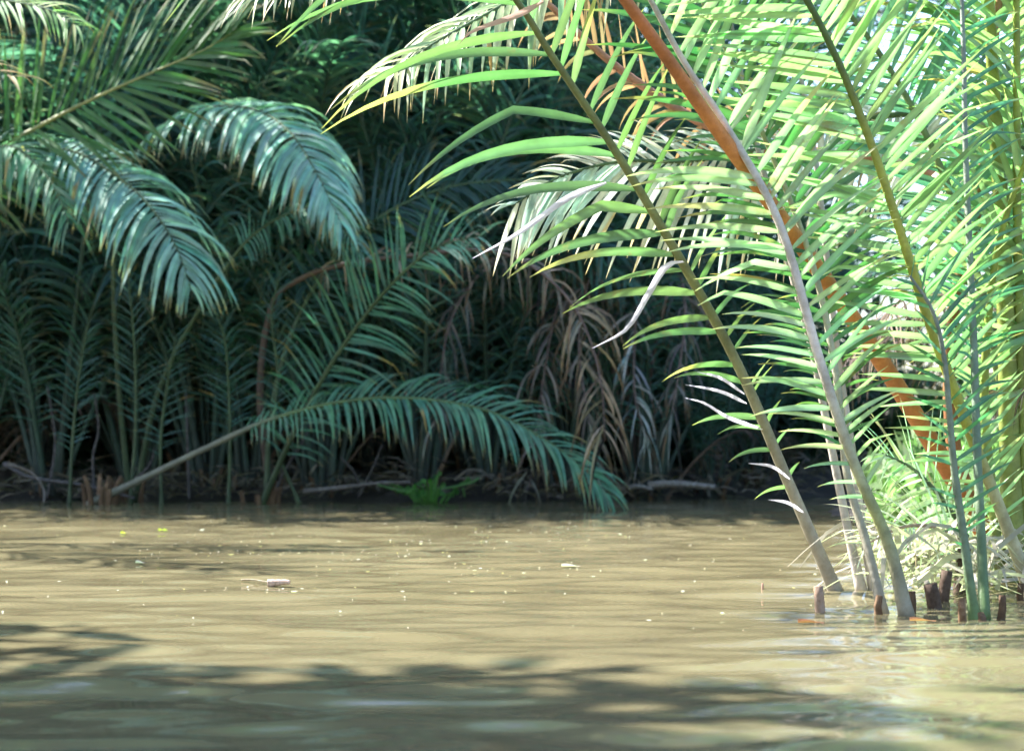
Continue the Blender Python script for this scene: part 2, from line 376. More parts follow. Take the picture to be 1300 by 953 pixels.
# thin straight teal fronds at the right
p6 = empty('nipa_palm', at(1240, 785, 8.82), 'young nipa palm with thin upright blue-green stalks and narrow leaflets', 'palm', NG)
for q, sd_, c in (([(1238, 790), (1226, 700), (1212, 600), (1205, 520), (1198, 450), (1184, 395), (1155, 350)], 21, (.06, .16, .08)),
               ([(1250, 790), (1246, 690), (1240, 560), (1236, 430), (1230, 300), (1225, 170), (1223, 60), (1216, -60), (1190, -200)], 22, (.06, .17, .09))):
    add_frond(p6, path(8.82, 8.9 if sd_ == 21 else 10.3, *q), normal=(.25, -1, .2), leaf=((0, .12), (.2, .33), (.6, .4), (1, .25)), start=.2, spacing=.072,
              ang=((0, 62), (1, 45)), droop=.25, width=.04, r0=.018, r1=.006, col=c, stalk=((0, (.12, .2, .06)), (.2, (.14, .2, .12)), (1, (.2, .22, .17))), seed=sd_, twist=.25, sides=(1, .6))
p7 = empty('nipa_palm', at(1300, 735, 10.7), 'nipa palm with broad upright yellow-green stalks at the right edge', 'palm', NG)
for q, sd_, r_ in (([(1290, 745), (1283, 600), (1278, 420), (1270, 250), (1262, 120), (1255, 0), (1240, -140), (1200, -280)], 31, .055),
                   ([(1304, 740), (1300, 560), (1294, 400), (1291, 240), (1291, 90), (1291, -60), (1300, -220)], 32, .022),
                   ([(1268, 742), (1262, 650), (1250, 520), (1255, 400), (1270, 300), (1310, 180)], 33, .02)):
    add_frond(p7, path(10.7, 10.4, *q), normal=(.3, -1, .2), leaf=((0, .3), (.3, .7), (1, .5)), start=.3 if sd_ != 31 else .5, spacing=.09, width=.05, r0=r_, r1=.012,
              stalk=((0, (.2, .24, .06)), (1, (.26, .32, .03))), col=FRESH, seed=sd_, droop=.9)
for p, s_ in ((p2, 1), (p4, 2), (p5, 3), (p7, 4), (p6, 5)): base_clump(p, seed=s_, r=.10, n=3, k=.22)

# sunlit fronds hanging in behind the leaning frond (palms rooted on the right bank)
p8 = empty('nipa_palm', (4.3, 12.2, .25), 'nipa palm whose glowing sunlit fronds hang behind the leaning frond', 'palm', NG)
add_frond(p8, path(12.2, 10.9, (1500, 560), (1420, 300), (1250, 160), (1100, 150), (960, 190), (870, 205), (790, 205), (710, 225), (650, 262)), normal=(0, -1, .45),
          leaf=((0, .5), (.35, .95), (.75, 1.0), (1, .5)), start=.16, spacing=.045, mat=M_SUNLIT, ang=((0, 56), (.7, 48), (1, 25)), droop=.7, width=.05, col=(.42, .47, .32), tip=(.5, .4, .15), seed=41, twist=.2, lift=.1, sides=(.4, 1))
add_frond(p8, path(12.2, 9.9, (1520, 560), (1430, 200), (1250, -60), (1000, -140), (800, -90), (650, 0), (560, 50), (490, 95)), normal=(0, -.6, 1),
          leaf=((0, .5), (.5, .85), (.9, .6), (1, .4)), start=.4, spacing=.065, ang=((0, 70), (1, 30)), droop=1.9, width=.045, col=(.34, .40, .2), mat=M_SUNLIT, tip=(.4, .26, .08), seed=42)
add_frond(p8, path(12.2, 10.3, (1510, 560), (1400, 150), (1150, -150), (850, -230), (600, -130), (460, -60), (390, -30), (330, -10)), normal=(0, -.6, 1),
          leaf=((0, .5), (.5, .8), (.9, .5), (1, .3)), start=.4, spacing=.07, ang=((0, 70), (1, 30)), droop=1.7, width=.045, col=(.34, .40, .2), mat=M_SUNLIT, tip=(.4, .26, .08), seed=43)
add_frond(p8, path(12.3, 11.6, (1500, 560), (1350, 330), (1150, 210), (1000, 190), (890, 155), (800, 98), (740, 48), (690, 0), (620, -50)), normal=(-.1, -1, .5), name='dead_frond',
          label='dry frond with pinkish stalk', leaf=((0, .3), (.4, .5), (1, .35)), start=.45, spacing=.09, ang=((0, 60), (1, 40)), droop=1.6, width=.05, r0=.05, r1=.012,
          col=(.38, .2, .13), tip=BROWN, mat=M_DEAD, seed=44, stalk=((0, (.4, .2, .14)), (1, (.48, .24, .18))))
base_clump(p8, seed=8)

def palm(x, y, label, group, fronds, seed, z=None, cat='palm', rbase=.22):
    """fronds: list of (kind, count, scale_lo, scale_hi, azimuth centre, azimuth spread)"""
    rr = random.Random(seed)
    p = empty('nipa_palm', (x, y, max(gh(x, y), -.15) - .05 if z is None else z), label, cat, group)
    for kind, n, s0, s1, az, sp in fronds:
        for i in range(n):
            a = R(az + sp * ((i + .5 + .6 * (rr.random() - .5)) / n - .5))
            put_frond(p, kind, a, s0 + (s1 - s0) * rr.random(), .2 * math.cos(a) * rr.random(), .2 * math.sin(a) * rr.random(), R(rr.uniform(-4, 4)), rr)
    base_clump(p, seed=seed + 500, r=rbase, k=.55)
    return p

RG = 'sunlit nipa palms on the right bank'
PR = [(4.5, 10.9), (5.2, 12.4), (3.9, 13.4), (5.9, 14.4), (4.7, 15.6), (6.7, 16.6), (5.2, 18.2), (7.4, 19.0), (6.1, 20.9), (8.2, 22.5)]
for i, (x, y) in enumerate(PR):
    palm(x, y, 'sunlit nipa palm crowded on the right bank behind the near stalks', RG,
         [('mid', 5, .35, .55, 30, 300), ('young', 3, .8, 1.1, 180, 200), ('dead', 1, .5, .7, 200, 100)], 100 + i)

NEAR = False
# ------------------------------------------------------------------ far bank
FG = 'shaded nipa palms along the far bank'
h1 = empty('nipa_palm', at(-120, 640, 19.8), 'left-edge nipa palm with a big green frond raised over drooping blue-green ones', 'palm', FG)
add_frond(h1, path(19.8, 18.6, (-140, 640), (-150, 420), (-90, 260), (0, 190), (60, 155), (130, 120), (210, 85), (262, 62), (300, 38)), normal=(0, -1, .25),
          leaf=((0, .8), (.25, 1.2), (.7, 1.15), (.9, .8), (1, .5)), start=.4, spacing=.075, ang=((0, 62), (.6, 48), (1, 12)), droop=.25, lift=.1, width=.06, col=(.06, .13, .04), tip=(.25, .2, .1),
          seed=60, twist=.2, stalk=((0, (.15, .18, .06)), (1, (.38, .36, .12))), r0=.04)
add_frond(h1, path(19.8, 18.4, (-130, 640), (-120, 380), (-60, 220), (5, 186), (42, 205), (70, 240), (88, 285)), normal=(.5, -.6, .7),
          leaf=((0, .7), (.5, 1.0), (1, .45)), start=.45, spacing=.06, ang=((0, 75), (1, 30)), droop=1.8, width=.05, col=(.13, .24, .15), seed=61)
add_frond(h1, path(19.8, 18.3, (-125, 640), (-90, 340), (0, 215), (80, 190), (150, 225), (190, 262), (222, 310), (242, 365)), normal=(.35, -.7, .8),
          leaf=((0, .5), (.4, .95), (.8, .9), (1, .35)), start=.58, spacing=.048, ang=((0, 78), (.7, 62), (1, 25)), droop=2.1, width=.06, col=(.19, .33, .27), seed=62, twist=.15)
base_clump(h1, seed=60, k=.5)
h2 = empty('nipa_palm', at(165, 632, 21.5), 'nipa palm with one pale blue-green frond arching over and drooping like a horse tail', 'palm', FG)
add_frond(h2, path(21.5, 18.8, (165, 640), (150, 480), (145, 320), (168, 205), (215, 154), (270, 136), (325, 140), (368, 168), (402, 220), (432, 282)), normal=(.1, -.5, 1),
          leaf=((0, .5), (.2, .9), (.6, .95), (1, .4)), start=.56, spacing=.04, ang=((0, 84), (.6, 66), (1, 22)), droop=2.0, width=.066, col=(.25, .40, .33), seed=63, twist=.15)
add_frond(h2, path(21.6, 20, (170, 640), (200, 500), (255, 390), (320, 300), (395, 263), (430, 285), (462, 325)), normal=(.3, -.7, .8),
          leaf=((0, .4), (.6, .6), (1, .3)), start=.62, spacing=.05, ang=((0, 75), (1, 28)), droop=1.8, width=.042, col=(.14, .28, .22), seed=64)
base_clump(h2, seed=61, k=.5)
h3 = empty('nipa_palm', at(335, 640, 21), 'nipa palm with a feathery frond leaning up right in the middle of the far bank', 'palm', FG)
add_frond(h3, path(21, 19.1, (330, 645), (375, 545), (425, 455), (480, 380), (530, 330), (570, 308), (610, 300)), normal=(.1, -1, .25),
          leaf=((0, .5), (.4, .9), (.8, .7), (1, .4)), start=.15, spacing=.075, ang=((0, 60), (.6, 50), (1, 22)), droop=.8, width=.042, col=(.11, .25, .19), seed=65, twist=.25)
add_frond(h3, path(21, 21, (338, 645), (345, 520), (380, 400), (450, 300), (560, 240), (700, 225)), normal=(0, -.9, .5),
          leaf=((0, .5), (.4, .95), (1, .5)), start=.35, spacing=.07, droop=1.2, width=.045, col=DEEP, seed=66)
base_clump(h3, seed=62, k=.5)
h4 = empty('nipa_palm', at(125, 634, 20.6), 'nipa palm whose long low bare stalk ends in a green plume touching the water', 'palm', FG)
add_frond(h4, path(20.7, 19.3, (112, 640), (180, 608), (255, 572), (335, 536), (430, 511), (525, 506), (620, 522), (695, 560), (740, 595), (772, 628)), normal=(-.05, -.55, 1),
          leaf=((0, .35), (.3, .8), (.6, .85), (.9, .6), (1, .35)), start=.32, spacing=.058, ang=((0, 72), (.6, 58), (1, 18)), droop=1.7, lift=.32, width=.047, col=(.12, .26, .17), seed=67, twist=.2,
          stalk=((0, (.2, .19, .14)), (.3, (.22, .22, .16)), (.4, (.12, .18, .07)), (1, (.12, .2, .07))), r0=.035)
base_clump(h4, seed=63, k=.5)
h5 = empty('nipa_palm', at(222, 625, 20.9), 'young nipa palm with narrow upright comb-like fronds beside the long bare stalk', 'palm', FG)
for q, s_ in (([(205, 640), (204, 560), (212, 490), (224, 425)], 1), ([(290, 640), (292, 560), (290, 490), (285, 430), (268, 380)], 2), ([(88, 640), (92, 560), (100, 480), (112, 410)], 3),
              ([(165, 640), (172, 540), (170, 430), (160, 330)], 4), ([(380, 640), (350, 560), (352, 470), (345, 400), (360, 330)], 5)):
    add_frond(h5 if s_ != 5 else h3, path(20.9, 20.8, *q), normal=(.2 - .1 * s_, -1, .1), leaf=((0, .2), (.3, .45), (1, .25)), start=.28, spacing=.075, ang=((0, 62), (1, 35)), droop=.5, width=.03, r0=.016, col=TEAL, seed=70 + s_)
h6 = empty('nipa_palm', at(350, 640, 22.0), 'nipa palm with a dead brown frond stretched right and hanging ragged strips', 'palm', FG)
add_frond(h6, path(21.6, 19.0, (345, 640), (330, 500), (345, 390), (380, 355), (440, 335), (520, 325), (620, 318), (685, 345), (735, 400), (762, 480), (768, 560)), normal=(.1, -.8, .7), name='dead_frond',
          label='dead brown frond with hanging strips', leaf=((0, .3), (.3, .5), (.7, .75), (1, .7)), start=.38, spacing=.075, ang=((0, 70), (1, 40)), droop=3.6, width=.034, col=(.27, .2, .14), tip=BROWN, mat=M_DEAD,
          seed=80, missing=.25, jitter=3, kink=.5, twist=.9, stalk=((0, (.12, .08, .06)), (1, (.2, .13, .10))), r0=.04)
base_clump(h6, seed=64, k=.5)
h7 = empty('nipa_palm', at(800, 628, 22.4), 'nipa palm with withered brown fronds hanging to the water beside the dark hollow', 'palm', FG)
for i, q in enumerate(([(800, 640), (795, 450), (770, 330), (730, 330), (705, 400), (690, 480), (680, 560), (672, 620)],
                       [(805, 640), (800, 440), (775, 345), (750, 350), (735, 430), (745, 520), (762, 600)],
                       [(810, 640), (815, 430), (812, 380), (806, 420), (806, 500), (822, 560)],
                       [(800, 640), (770, 430), (700, 320), (620, 340), (575, 400), (560, 470), (552, 540)],
                       [(806, 640), (830, 450), (860, 350), (870, 400), (862, 470), (850, 540)])):
    add_frond(h7, path(22.4, 21.0 - .1 * i, *q), normal=(.1, -.9, .4), name='dead_frond', label='withered grey-brown hanging frond', leaf=((0, .3), (.3, .6), (1, .5)), start=.42, spacing=.05, ang=((0, 55), (1, 25)), droop=3.2,
              width=.035, col=((.19, .165, .135), (.21, .175, .14), (.34, .34, .33), (.14, .12, .10), (.16, .145, .13))[i], tip=BROWN, mat=M_DEAD, seed=90 + i, missing=.38, jitter=3.4, kink=.6, twist=.9,
              stalk=((0, (.12, .08, .06)), (1, (.2, .13, .10))), r0=.03)
for i in range(4): put_frond(h7, 'up', R(60 + 70 * i), .8 + .05 * i)
base_clump(h7, seed=65, k=.5)
h0 = empty('nipa_palm', (-7.6, 15.8, .3), 'nipa palm whose sunlit pale frond tips poke into the top left corner', 'palm', FG)
add_frond(h0, path(15.8, 15, (-520, 520), (-430, 200), (-260, 20), (-120, -20), (0, 0), (60, 12), (100, 34)), normal=(0, -.7, .8), leaf=((0, .5), (.5, .8), (1, .3)), start=.4, spacing=.06, droop=1.4,
          width=.045, col=FRESH, seed=99)
add_frond(h0, path(15.8, 15.4, (-520, 520), (-400, 300), (-250, 120), (-120, 75), (-40, 78), (20, 98)), normal=(0, -.7, .8), leaf=((0, .5), (.5, .6), (1, .3)), start=.4, spacing=.07, droop=1.2,
          width=.04, col=PALE, mat=M_DEAD, seed=98)
for i in range(5): put_frond(h0, ('up', 'mid')[i % 2], R(110 + 50 * i), .8)
base_clump(h0, seed=66, k=.5)

rows = []
k = 0
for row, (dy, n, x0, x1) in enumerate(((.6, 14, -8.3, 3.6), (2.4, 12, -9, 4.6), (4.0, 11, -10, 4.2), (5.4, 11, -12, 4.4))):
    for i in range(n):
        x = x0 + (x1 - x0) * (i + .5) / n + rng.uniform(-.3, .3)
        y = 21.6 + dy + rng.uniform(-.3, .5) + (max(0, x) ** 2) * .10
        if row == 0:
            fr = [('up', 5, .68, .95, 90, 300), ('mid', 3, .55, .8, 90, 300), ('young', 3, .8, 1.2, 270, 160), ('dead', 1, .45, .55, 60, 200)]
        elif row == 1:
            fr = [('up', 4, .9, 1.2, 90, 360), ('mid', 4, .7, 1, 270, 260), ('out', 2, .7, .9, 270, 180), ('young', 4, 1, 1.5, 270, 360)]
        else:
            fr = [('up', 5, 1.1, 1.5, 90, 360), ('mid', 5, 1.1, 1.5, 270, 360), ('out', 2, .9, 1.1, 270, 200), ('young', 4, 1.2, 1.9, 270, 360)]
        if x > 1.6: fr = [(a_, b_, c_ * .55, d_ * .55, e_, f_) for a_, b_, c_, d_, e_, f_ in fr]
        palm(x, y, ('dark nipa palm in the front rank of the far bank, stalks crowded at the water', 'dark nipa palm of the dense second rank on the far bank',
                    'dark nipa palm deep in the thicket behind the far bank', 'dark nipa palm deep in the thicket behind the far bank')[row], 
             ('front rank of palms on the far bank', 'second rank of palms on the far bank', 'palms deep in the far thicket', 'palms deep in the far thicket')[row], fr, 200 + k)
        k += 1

# ------------------------------------------------------------------ broad-leaved trees added for shade (behind the palms and outside the frame)
def tree(x, y, H, cr, label, seed, nleaf=8000, cz=None, col=(.028, .06, .03)):
    r = np.random.RandomState(seed)
    z = gh(x, y) - .1
    t = empty('shade_tree', (x, y, z), label, 'tree', 'tall broad-leaved trees around the creek')
    mb = MB(); ends = []
    top = np.array([.4 * r.randn(), .4 * r.randn(), H * .62])
    P = catmull([(0, 0, 0), (r.randn() * .2, r.randn() * .2, H * .3), top], 14)
    bc = np.array((.16, .12, .085))
    tube(mb, P, np.linspace(H * .028, H * .014, 14), [bc] * 14, seg=9)
    for i in range(9):
        s = P[int(5 + 8 * i / 9)]; a = i * 2.4 + r.rand()
        e = s + np.array([math.cos(a) * cr * .7, math.sin(a) * cr * .7, H * (.12 + .22 * r.rand())])
        mid = (s + e) / 2 + np.array([0, 0, -.05 * H])
        tube(mb, catmull([s, mid, e], 8), np.linspace(H * .010, H * .003, 8), [bc] * 8, seg=6)
        ends += [e, (mid + e) / 2, mid + np.array([0, 0, H * .12])]
    ends += [top + np.array([0, 0, H * .15]), top + np.array([0, 0, H * .28])]
    link('trunk', mb.mesh('trunk', M_WOOD), t)
    n = nleaf; E = np.array(ends)[r.randint(0, len(ends), n)]
    D = r.randn(n, 3); D /= np.linalg.norm(D, axis=1)[:, None]
    c = E + D * (cr * .36 * r.rand(n, 1) ** .45) * np.array([1, 1, .7])
    A = r.randn(n, 3); A /= np.linalg.norm(A, axis=1)[:, None]; A[:, 2] *= .5
    B = np.cross(A, r.randn(n, 3)); B /= np.linalg.norm(B, axis=1)[:, None] + 1e-6
    s = .11 + .1 * r.rand(n, 1)
    v = np.stack([c - A * s * 1.7, c + B * s * .6, c + A * s * 1.7, c - B * s * .6], 1).reshape(-1, 3)
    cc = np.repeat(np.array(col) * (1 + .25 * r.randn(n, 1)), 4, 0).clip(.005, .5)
    lb = MB(); lb.add(v, [(4 * i, 4 * i + 1, 4 * i + 2, 4 * i + 3) for i in range(n)], cc)
    link('crown', lb.mesh('crown', M_LEAF, smooth=False), t)
TL = 'tall broad-leaved tree closing the dark background behind the far palms'  # trees added to shade the far bank and close its background
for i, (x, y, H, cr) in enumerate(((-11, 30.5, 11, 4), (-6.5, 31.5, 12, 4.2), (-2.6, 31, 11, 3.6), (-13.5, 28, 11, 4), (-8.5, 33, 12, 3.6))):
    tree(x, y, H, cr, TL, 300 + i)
# unseen trees added off the left side to shade the near water
for i, (x, y, H, cr) in enumerate(((-8.7, 7.6, 11, 3.7), (-9.3, 4.2, 11, 4.3), (-8.4, 1.0, 10, 4.0))):
    tree(x, y, H, cr, 'tall broad-leaved tree on the left bank shading the near water', 320 + i)

# ------------------------------------------------------------------ bits in and on the water
def stub(name, label, cat, px, py, Y, h, r, col, lean=0, pointed=False, group=None):
    b = at(px, py, Y); mb = MB()
    P = np.array([[lean * t * h, 0, -.25 + t * (h + .25)] for t in np.linspace(0, 1, 9)])
    rad = [r * (1.15 - .2 * t) * (1 if not pointed else max(.12, 1.25 - 1.2 * t)) for t in np.linspace(0, 1, 9)]
    tube(mb, P, rad, [np.array(col) * (.55 + .5 * min(1, t * 1.6)) * (1 + .1 * rng.random()) for t in np.linspace(0, 1, 9)], seg=12)
    b.z = 0
    o = link(name, mb.mesh(name, M_WOOD), loc=b); tag(o, label, cat, group); return o
stub('cut_stalk', 'short broken brown stalk standing in the water below the leaning frond', 'stump', 1046, 780, 8.95, .13, .024, (.34, .24, .18), -.2)
stub('floating_husk', 'small pointed brown husk sticking out of open water', 'husk', 968, 752, 10.06, .05, .04, (.34, .2, .15), 0, True)
for i, (px, py, Y, h, r, ln) in enumerate(((1188, 765, 9.5, .16, .03, .35), (1200, 775, 9.2, .12, .035, -.6), (1215, 742, 10.2, .22, .045, .2))):
    stub('rotten_stub', ('dark rotten palm stub leaning right', 'low black palm stub leaning left', 'thick brown palm stub farthest back')[i] + ' among the near palms', 'stub', px, py, Y, h, r, (.11, .075, .055), ln, group='rotten stubs among the near palms')

def stick(name, label, cat, pts, r, col, group=None, mat=None, seg=8):
    base = Vector(pts[0]); P = catmull(pts, 24); mb = MB()
    tube(mb, P, [r * (1 - .45 * t) * (1 + .08 * rng.uniform(-1, 1)) for t in np.linspace(0, 1, 24)], [np.array(col) * (1 + .15 * rng.uniform(-1, 1)) for _ in range(24)], seg=seg)
    o = link(name, mb.mesh(name, mat or M_WOOD, origin=tuple(base)), loc=base); tag(o, label, cat, group); return o
DG = 'driftwood caught along the far bank'
stick('driftwood', 'grey branch lying flat at the waterline left of the green water plant', 'branch', path(21.2, 21.0, (385, 624), (430, 619), (480, 613), (520, 612)), .028, (.24, .21, .2), DG)
stick('driftwood', 'pale grey log floating by the dark hollow of the far bank', 'log', path(21.9, 21.6, (824, 616), (860, 614), (908, 618)), .05, (.33, .3, .27), DG)
stick('driftwood', 'short pale stick floating left of the grey log', 'stick', path(21.7, 21.7, (797, 619), (812, 617), (828, 621)), .03, (.3, .27, .24), DG)
stick('driftwood', 'thin grey branch lying on the mud at the left of the far bank', 'branch', path(21.1, 20.8, (5, 588), (40, 606), (110, 616), (170, 632)), .025, (.13, .12, .12), DG)
stick('driftwood', 'bent pale root dipping into the water at the far left', 'root', path(20.9, 20.6, (10, 588), (40, 600), (55, 620), (56, 638)), .02, (.16, .14, .12), DG)
for i, q in enumerate(([(345, 636), (360, 600), (385, 560), (398, 530)], [(460, 626), (450, 600), (432, 580)], [(455, 630), (475, 590), (485, 565)], [(120, 625), (118, 580), (125, 545), (120, 500)],
                       [(60, 632), (70, 560), (60, 490)], [(240, 633), (238, 560), (236, 500)], [(170, 610), (190, 590), (196, 570)])):
    stick('dry_stalk', ('slanting pale dry stalk left of the leaning plume', 'short dry stalk leaning left near the grey branch', 'short dry stalk leaning right near the grey branch', 'curled dry stalk above the long bare stalk',
                        'upright dark dry stalk at the far left', 'upright pale dry stalk beside the young palm', 'small bent dry stalk over the bare stalk')[i], 'stalk', path(21.2, 21.1, *q), .018, (.12, .11, .11), 'dry stalks on the far bank')
# old boards under the dark hollow
bo = at(905, 600, 23.2); pile = empty('board_pile', bo, 'small pile of grey weathered boards in the dark hollow of the far bank', 'boards')
for i in range(4):
    mb = MB(); x0, x1, z, y = -.2 + .03 * i, .14 + .05 * (i % 2), .17 - .09 * i, .08 * i - .1
    vs_ = [(x, yy, zz) for x in (x0, x1) for yy in (y, y + .14) for zz in (z, z + .035)]
    mb.add(vs_, [(0, 1, 3, 2), (4, 6, 7, 5), (0, 4, 5, 1), (2, 3, 7, 6), (0, 2, 6, 4), (1, 5, 7, 3)], [(.22, .19, .16)] * 8)
    o = link('board', mb.mesh('board', M_WOOD, smooth=False), pile); o.rotation_euler = (0, R((-4, 3, -2, 6)[i]), R(5 * i))
mb = MB(); tube(mb, np.array([[-.15, .05, -.7], [-.14, .05, -.1]]), [.04, .04], [(.1, .08, .06)] * 2); tube(mb, np.array([[.12, .05, -.7], [.11, .05, -.1]]), [.04, .04], [(.1, .08, .06)] * 2)
link('support', mb.mesh('support', M_WOOD), pile)

# water hyacinth
hy = empty('water_plant', at(548, 628, 21.0), 'bright green leafy water plant floating against the far bank', 'water plant'); hy.location.z = 0
mbl = MB(); mbs = MB()
for i in range(26):
    a = rng.uniform(0, 6.28); rad_ = rng.uniform(.05, .5); h = rng.uniform(.08, .34) * (1.2 - rad_ * 1.2)
    q = np.array([math.cos(a) * rad_ * .4, math.sin(a) * .15, 0]); e = np.array([math.cos(a) * rad_, math.sin(a) * .25, h])
    tube(mbs, catmull([q, (q + e) / 2 + [0, 0, .05], e], 6), [.012] * 6, [(.1, .28, .05)] * 6, seg=5)
    w_ = rng.uniform(.03, .055); fa = rng.uniform(0, 6.28); dirv = nrm(np.array([math.cos(a) * .8, math.sin(fa), .6 * rng.random() + .2])); sv = nrm(np.cross(dirv, [0.2, -1, .3]))
    nn = np.cross(sv, dirv); n_ = 10; v = [e + dirv * w_ * .9 - nn * .015]
    for j in range(n_): v.append(e + dirv * w_ * (.9 + 1.0 * math.sin(6.283 * j / n_)) + sv * w_ * .8 * math.cos(6.283 * j / n_))
    c = np.array((.07, .19, .045)) * rng.uniform(.7, 1.3)
    mbl.add(v, [(0, 1 + j, 1 + (j + 1) % n_) for j in range(n_)], [c] * len(v))
for q in ([(548, 622), (575, 618), (600, 612), (608, 606)], [(530, 626), (505, 622), (480, 615)], [(590, 630), (588, 620)]):
    P = catmull([Vector(p) - hy.location for p in path(21, 20.9, *q)], 8); tube(mbs, P, [.014] * 8, [(.12, .26, .08)] * 8, seg=5)
link('stalks', mbs.mesh('stalks', M_STALK), hy); link('leaves', mbl.mesh('leaves', M_LEAF), hy)

# floating things
def floater(px, py, L, W, col, label, cat='leaf', name='floating_leaf', group='leaves drifting on the water', rot=0):
    Y = CH * F / (py - HY); mb = MB(); n_ = 9; vs_ = []; cs = []
    for j in range(n_):
        t = j / (n_ - 1); hw = W * .5 * math.sin(math.pi * min(.97, t * .9 + .06)) ** .7
        vs_ += [(L * (t - .5), -hw, .012 + .006 * math.sin(5 * t)), (L * (t - .5), 0, .006), (L * (t - .5), hw, .014 + .008 * math.sin(4 * t + 1))]; cs += [col] * 3
    f = []
    for j in range(n_ - 1): a0 = 3 * j; f += [(a0, a0 + 3, a0 + 4, a0 + 1), (a0 + 1, a0 + 4, a0 + 5, a0 + 2)]
    mb.add(vs_, f, cs); o = link(name, mb.mesh(name, M_DEAD), loc=((px - 650) * Y / F, Y, float(wz((px - 650) * Y / F, Y)) + .002)); o.rotation_euler = (0, 0, rot)
    return tag(o, label, cat, group)
floater(178, 715, .06, .04, (.6, .6, .55), 'white leaf drifting on the left of the sunlit water')
floater(157, 677, .05, .05, (.45, .5, .06), 'yellow leaf drifting alone on the far left water')
floater(204, 675, .04, .05, (.45, .5, .06), 'left one of two yellow leaves drifting side by side')
floater(210, 675, .04, .05, (.42, .5, .06), 'right one of two yellow leaves drifting side by side')
floater(725, 719, .12, .05, (.55, .52, .45), 'long pale leaf drifting in the middle of the sunlit water')
floater(1030, 789, .12, .06, (.24, .10, .05), 'curled orange-brown leaf lying at the foot of the near palms')
floater(1172, 789, .12, .06, (.35, .16, .08), 'orange-brown leaf floating under the upright stalks')
stick('floating_stick', 'pale pinkish stick floating crosswise in the middle of the sunlit water', 'stick', [Vector((-1.34 * 1.0, 10.5, .012)), Vector((-1.25, 10.49, .02)), Vector((-1.22, 10.48, .02))], .022, (.62, .48, .42))
stick('floating_twig', 'thin grey twig floating left of the pale pinkish stick', 'twig', [Vector((-1.52, 10.75, .01)), Vector((-1.44, 10.7, .014)), Vector((-1.34, 10.6, .008))], .006, (.3, .27, .2))
# fine specks
mb = MB()
lines_ = [(rng.uniform(150, 1000), rng.uniform(657, 770), rng.uniform(-.02, .03), rng.uniform(60, 200)) for _ in range(11)]
for i in range(380):
    l_ = rng.choice(lines_); px = rng.gauss(l_[0], l_[3]); py = l_[1] + (px - l_[0]) * l_[2] + rng.gauss(0, 5)
    if rng.random() < .2: px, py = rng.uniform(-50, 1100), rng.uniform(657, 800)
    Y = CH * F / (py - HY); x = (px - 650) * Y / F; s = rng.choice((.002, .003, .004, .005, .009)) * (1.6 if rng.random() < .08 else 1)
    a = rng.uniform(0, 3.14); n_ = 5; z0 = float(wz(x, Y)) + .002; v = [(x, Y, z0 + .002)] + [(x + s * math.cos(a + 1.2566 * j) * 1.5, Y + s * math.sin(a + 1.2566 * j), z0) for j in range(5)]
    c = rng.choice([(.7, .68, .55), (.6, .55, .4), (.5, .5, .2), (.75, .75, .7)])
    mb.add(v, [(0, 1 + j, 1 + (j + 1) % 5) for j in range(5)], [c] * 6)
o = link('water_specks', mb.mesh('water_specks', M_DEAD)); tag(o, 'fine pale specks of pollen and plant dust drifting on the sunlit water', 'specks', None, 'stuff')

# dead leaf tangle at the foot of the near palms
mb = MB(); r = np.random.RandomState(5)
for i in range(170):
    px = r.uniform(1110, 1300); b = np.array(at(px, 690 + 60 * r.rand(), r.uniform(9.4, 11.2))); b[2] = max(.05, b[2])
    a = r.uniform(0, 6.28); e = b + np.array([math.cos(a) * .45, math.sin(a) * .3, r.uniform(-.15, .12)])
    m_ = (b + e) / 2 + np.array([0, 0, r.uniform(.02, .18)])
    P = catmull([b, m_, e], 6); c = np.array((.42, .37, .30)) * r.uniform(.6, 1.4); w0 = r.uniform(.008, .018); sd2 = nrm(np.cross(e - b, [r.randn(), r.randn(), 1]))
    v = []
    for j, p in enumerate(P): ww = w0 * (1 - (j / 5.0) ** 2 * .9); v += [p - sd2 * ww, p + sd2 * ww]
    mb.add(v, [(2 * j, 2 * j + 1, 2 * j + 3, 2 * j + 2) for j in range(5)], [c] * len(v))
o = link('dry_leaf_litter', mb.mesh('dry_leaf_litter', M_DEAD)); tag(o, 'tangle of bleached fallen leaflets heaped between the near stalks', 'leaf litter', None, 'stuff')
# litter on the far bank
mb = MB()
for i in range(1500):
    x = r.uniform(-9, 4.2); y = 21.6 + .1 * max(0, x) ** 2 + abs(r.randn()) * .7 - .15; b = np.array([x, y, max(.02, gh(x, y)) + .02 + .25 * r.rand() ** 2])
    a = r.uniform(0, 6.28); L_ = r.uniform(.15, .5); e = b + np.array([math.cos(a) * L_, math.sin(a) * L_, r.uniform(-.1, .3) * L_])
    m_ = (b + e) / 2 + np.array([0, 0, r.uniform(0, .1)]); P = catmull([b, m_, e], 5); c = np.array((.2, .16, .12)) * r.uniform(.4, 1.4); w0 = r.uniform(.008, .018); sd2 = nrm(np.cross(e - b, [r.randn(), r.randn(), 1]))
    v = []
    for j, p in enumerate(P): ww = w0 * (1 - (j / 4.0) ** 2 * .9); v += [p - sd2 * ww, p + sd2 * ww]
    mb.add(v, [(2 * j, 2 * j + 1, 2 * j + 3, 2 * j + 2) for j in range(4)], [c] * len(v))
o = link('bank_leaf_litter', mb.mesh('bank_leaf_litter', M_DEAD)); tag(o, 'dark fallen palm litter covering the mud of the far bank', 'leaf litter', None, 'stuff')

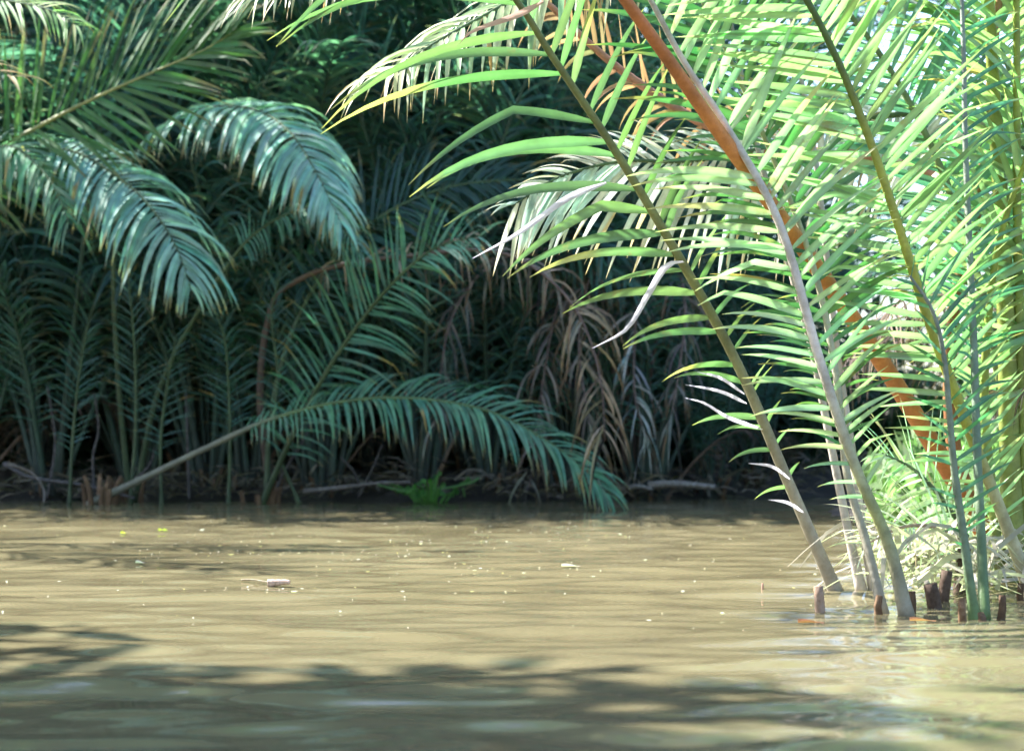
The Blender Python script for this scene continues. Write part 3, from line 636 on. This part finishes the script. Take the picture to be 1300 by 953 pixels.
def undergrowth(name, label, boxes, n, size, col, seed):
    r = np.random.RandomState(seed); c = []
    for (x0, x1, y0, y1, z1, wgt) in boxes:
        m = int(n * wgt); xx = r.uniform(x0, x1, m); yy = r.uniform(y0, y1, m)
        top = z1 * (.65 + .25 * np.sin(xx * 1.3 + yy) + .15 * np.sin(xx * 3.7 + 2 * yy)); zz = .1 + top * r.rand(m) ** .9
        c.append(np.stack([xx, yy, zz], 1))
    c = np.concatenate(c); n = len(c)
    A = r.randn(n, 3); A[:, 2] += .6; A /= np.linalg.norm(A, axis=1)[:, None]
    B = np.cross(A, r.randn(n, 3)); B /= np.linalg.norm(B, axis=1)[:, None] + 1e-6
    s_ = size * (.6 + .8 * r.rand(n, 1))
    v = np.stack([c - A * s_, c + B * s_ * .28, c + A * s_, c - B * s_ * .28], 1).reshape(-1, 3)
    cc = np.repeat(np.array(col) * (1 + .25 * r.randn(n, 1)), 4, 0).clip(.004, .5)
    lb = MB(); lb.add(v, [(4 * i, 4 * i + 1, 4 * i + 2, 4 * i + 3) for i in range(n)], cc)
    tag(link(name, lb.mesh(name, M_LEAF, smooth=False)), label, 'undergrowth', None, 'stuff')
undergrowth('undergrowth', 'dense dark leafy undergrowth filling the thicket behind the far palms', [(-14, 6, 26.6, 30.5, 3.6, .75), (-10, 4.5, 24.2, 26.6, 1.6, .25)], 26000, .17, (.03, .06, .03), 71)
undergrowth('bank_undergrowth', 'leafy undergrowth on the right bank beneath the sunlit palms', [(5.2, 14, 12, 30, 1.8, 1)], 9000, .2, (.06, .12, .04), 72)
add_frond(p7, path(10.6, 9.9, (1262, 748), (1232, 700), (1195, 672), (1150, 668), (1100, 690)), normal=(-.2, -.9, .6), leaf=((0, .3), (.4, .5), (1, .25)), start=.2, spacing=.04,
          ang=((0, 70), (1, 30)), droop=.6, width=.03, col=(.5, .5, .38), tip=PALE, seed=210, r0=.018, stalk=((0, PALE), (1, PALE)))
add_frond(p7, path(10.6, 10.2, (1260, 748), (1215, 660), (1165, 600), (1120, 575)), normal=(-.2, -.9, .6), leaf=((0, .3), (.4, .55), (1, .25)), start=.2, spacing=.045,
          ang=((0, 70), (1, 30)), droop=.6, width=.035, col=(.4, .5, .34), tip=PALE, seed=211, r0=.018)

def dry_sunlit_leaflet(parent, pts, w0, col):  # thin dry strips, plus broad leaflets with sun glare put into their white colour
    P = catmull(pts, 12); mb = MB(); v = []; T = P[-1] - P[0]; sv = nrm(np.cross(T, [.1, -1, .25]))
    for j, p in enumerate(P):
        t = j / 11.0; ww = w0 * min(1, .3 + 4 * t) * max(.05, 1 - t ** 2.2); v += [p - sv * ww, p + np.array([0, .006, 0]), p + sv * ww]
    f = []
    for j in range(11): f += [(3 * j, 3 * j + 1, 3 * j + 4, 3 * j + 3), (3 * j + 1, 3 * j + 2, 3 * j + 5, 3 * j + 4)]
    mb.add(v, f, [col] * len(v)); link('dry_sunlit_leaflet', mb.mesh('dry_sunlit_leaflet', M_SUNLIT, origin=tuple(parent.location)), parent)
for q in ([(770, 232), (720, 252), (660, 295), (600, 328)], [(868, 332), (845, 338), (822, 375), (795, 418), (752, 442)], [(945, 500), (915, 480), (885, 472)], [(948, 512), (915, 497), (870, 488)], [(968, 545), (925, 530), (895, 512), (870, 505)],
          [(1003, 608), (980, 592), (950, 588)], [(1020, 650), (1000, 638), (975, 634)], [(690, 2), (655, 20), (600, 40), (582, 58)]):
    dry_sunlit_leaflet(p1, path(9.9 if q[0][1] > 480 else 9.45, 9.3, *q), .018 if q[0][1] < 480 else .012, (.55, .5, .46) if q[0][1] > 100 else (.4, .24, .16))

for q, sd_, c_ in (([(1302, 740), (1275, 520), (1235, 330), (1170, 160), (1080, 20), (960, -90), (820, -160)], 230, (.10, .22, .14)), ([(1312, 740), (1330, 450), (1310, 200), (1250, 20), (1150, -90)], 231, (.14, .26, .10))):
    add_frond(p7, path(10.9, 11.6, *q), normal=(-.1, -1, .25), leaf=((0, .3), (.35, .75), (.7, .8), (1, .4)), start=.2, spacing=.06, ang=((0, 62), (1, 45)), droop=.4, width=.05, col=c_, seed=sd_, r0=.03, mat=M_NEAR,
              stalk=((0, (.2, .24, .08)), (1, (.14, .22, .07))))

undergrowth('bank_plants', 'low pale green leafy plants on the mud behind the foot of the near palms', [(2.9, 6, 11.2, 16, .75, 1)], 6500, .13, (.16, .24, .10), 73)
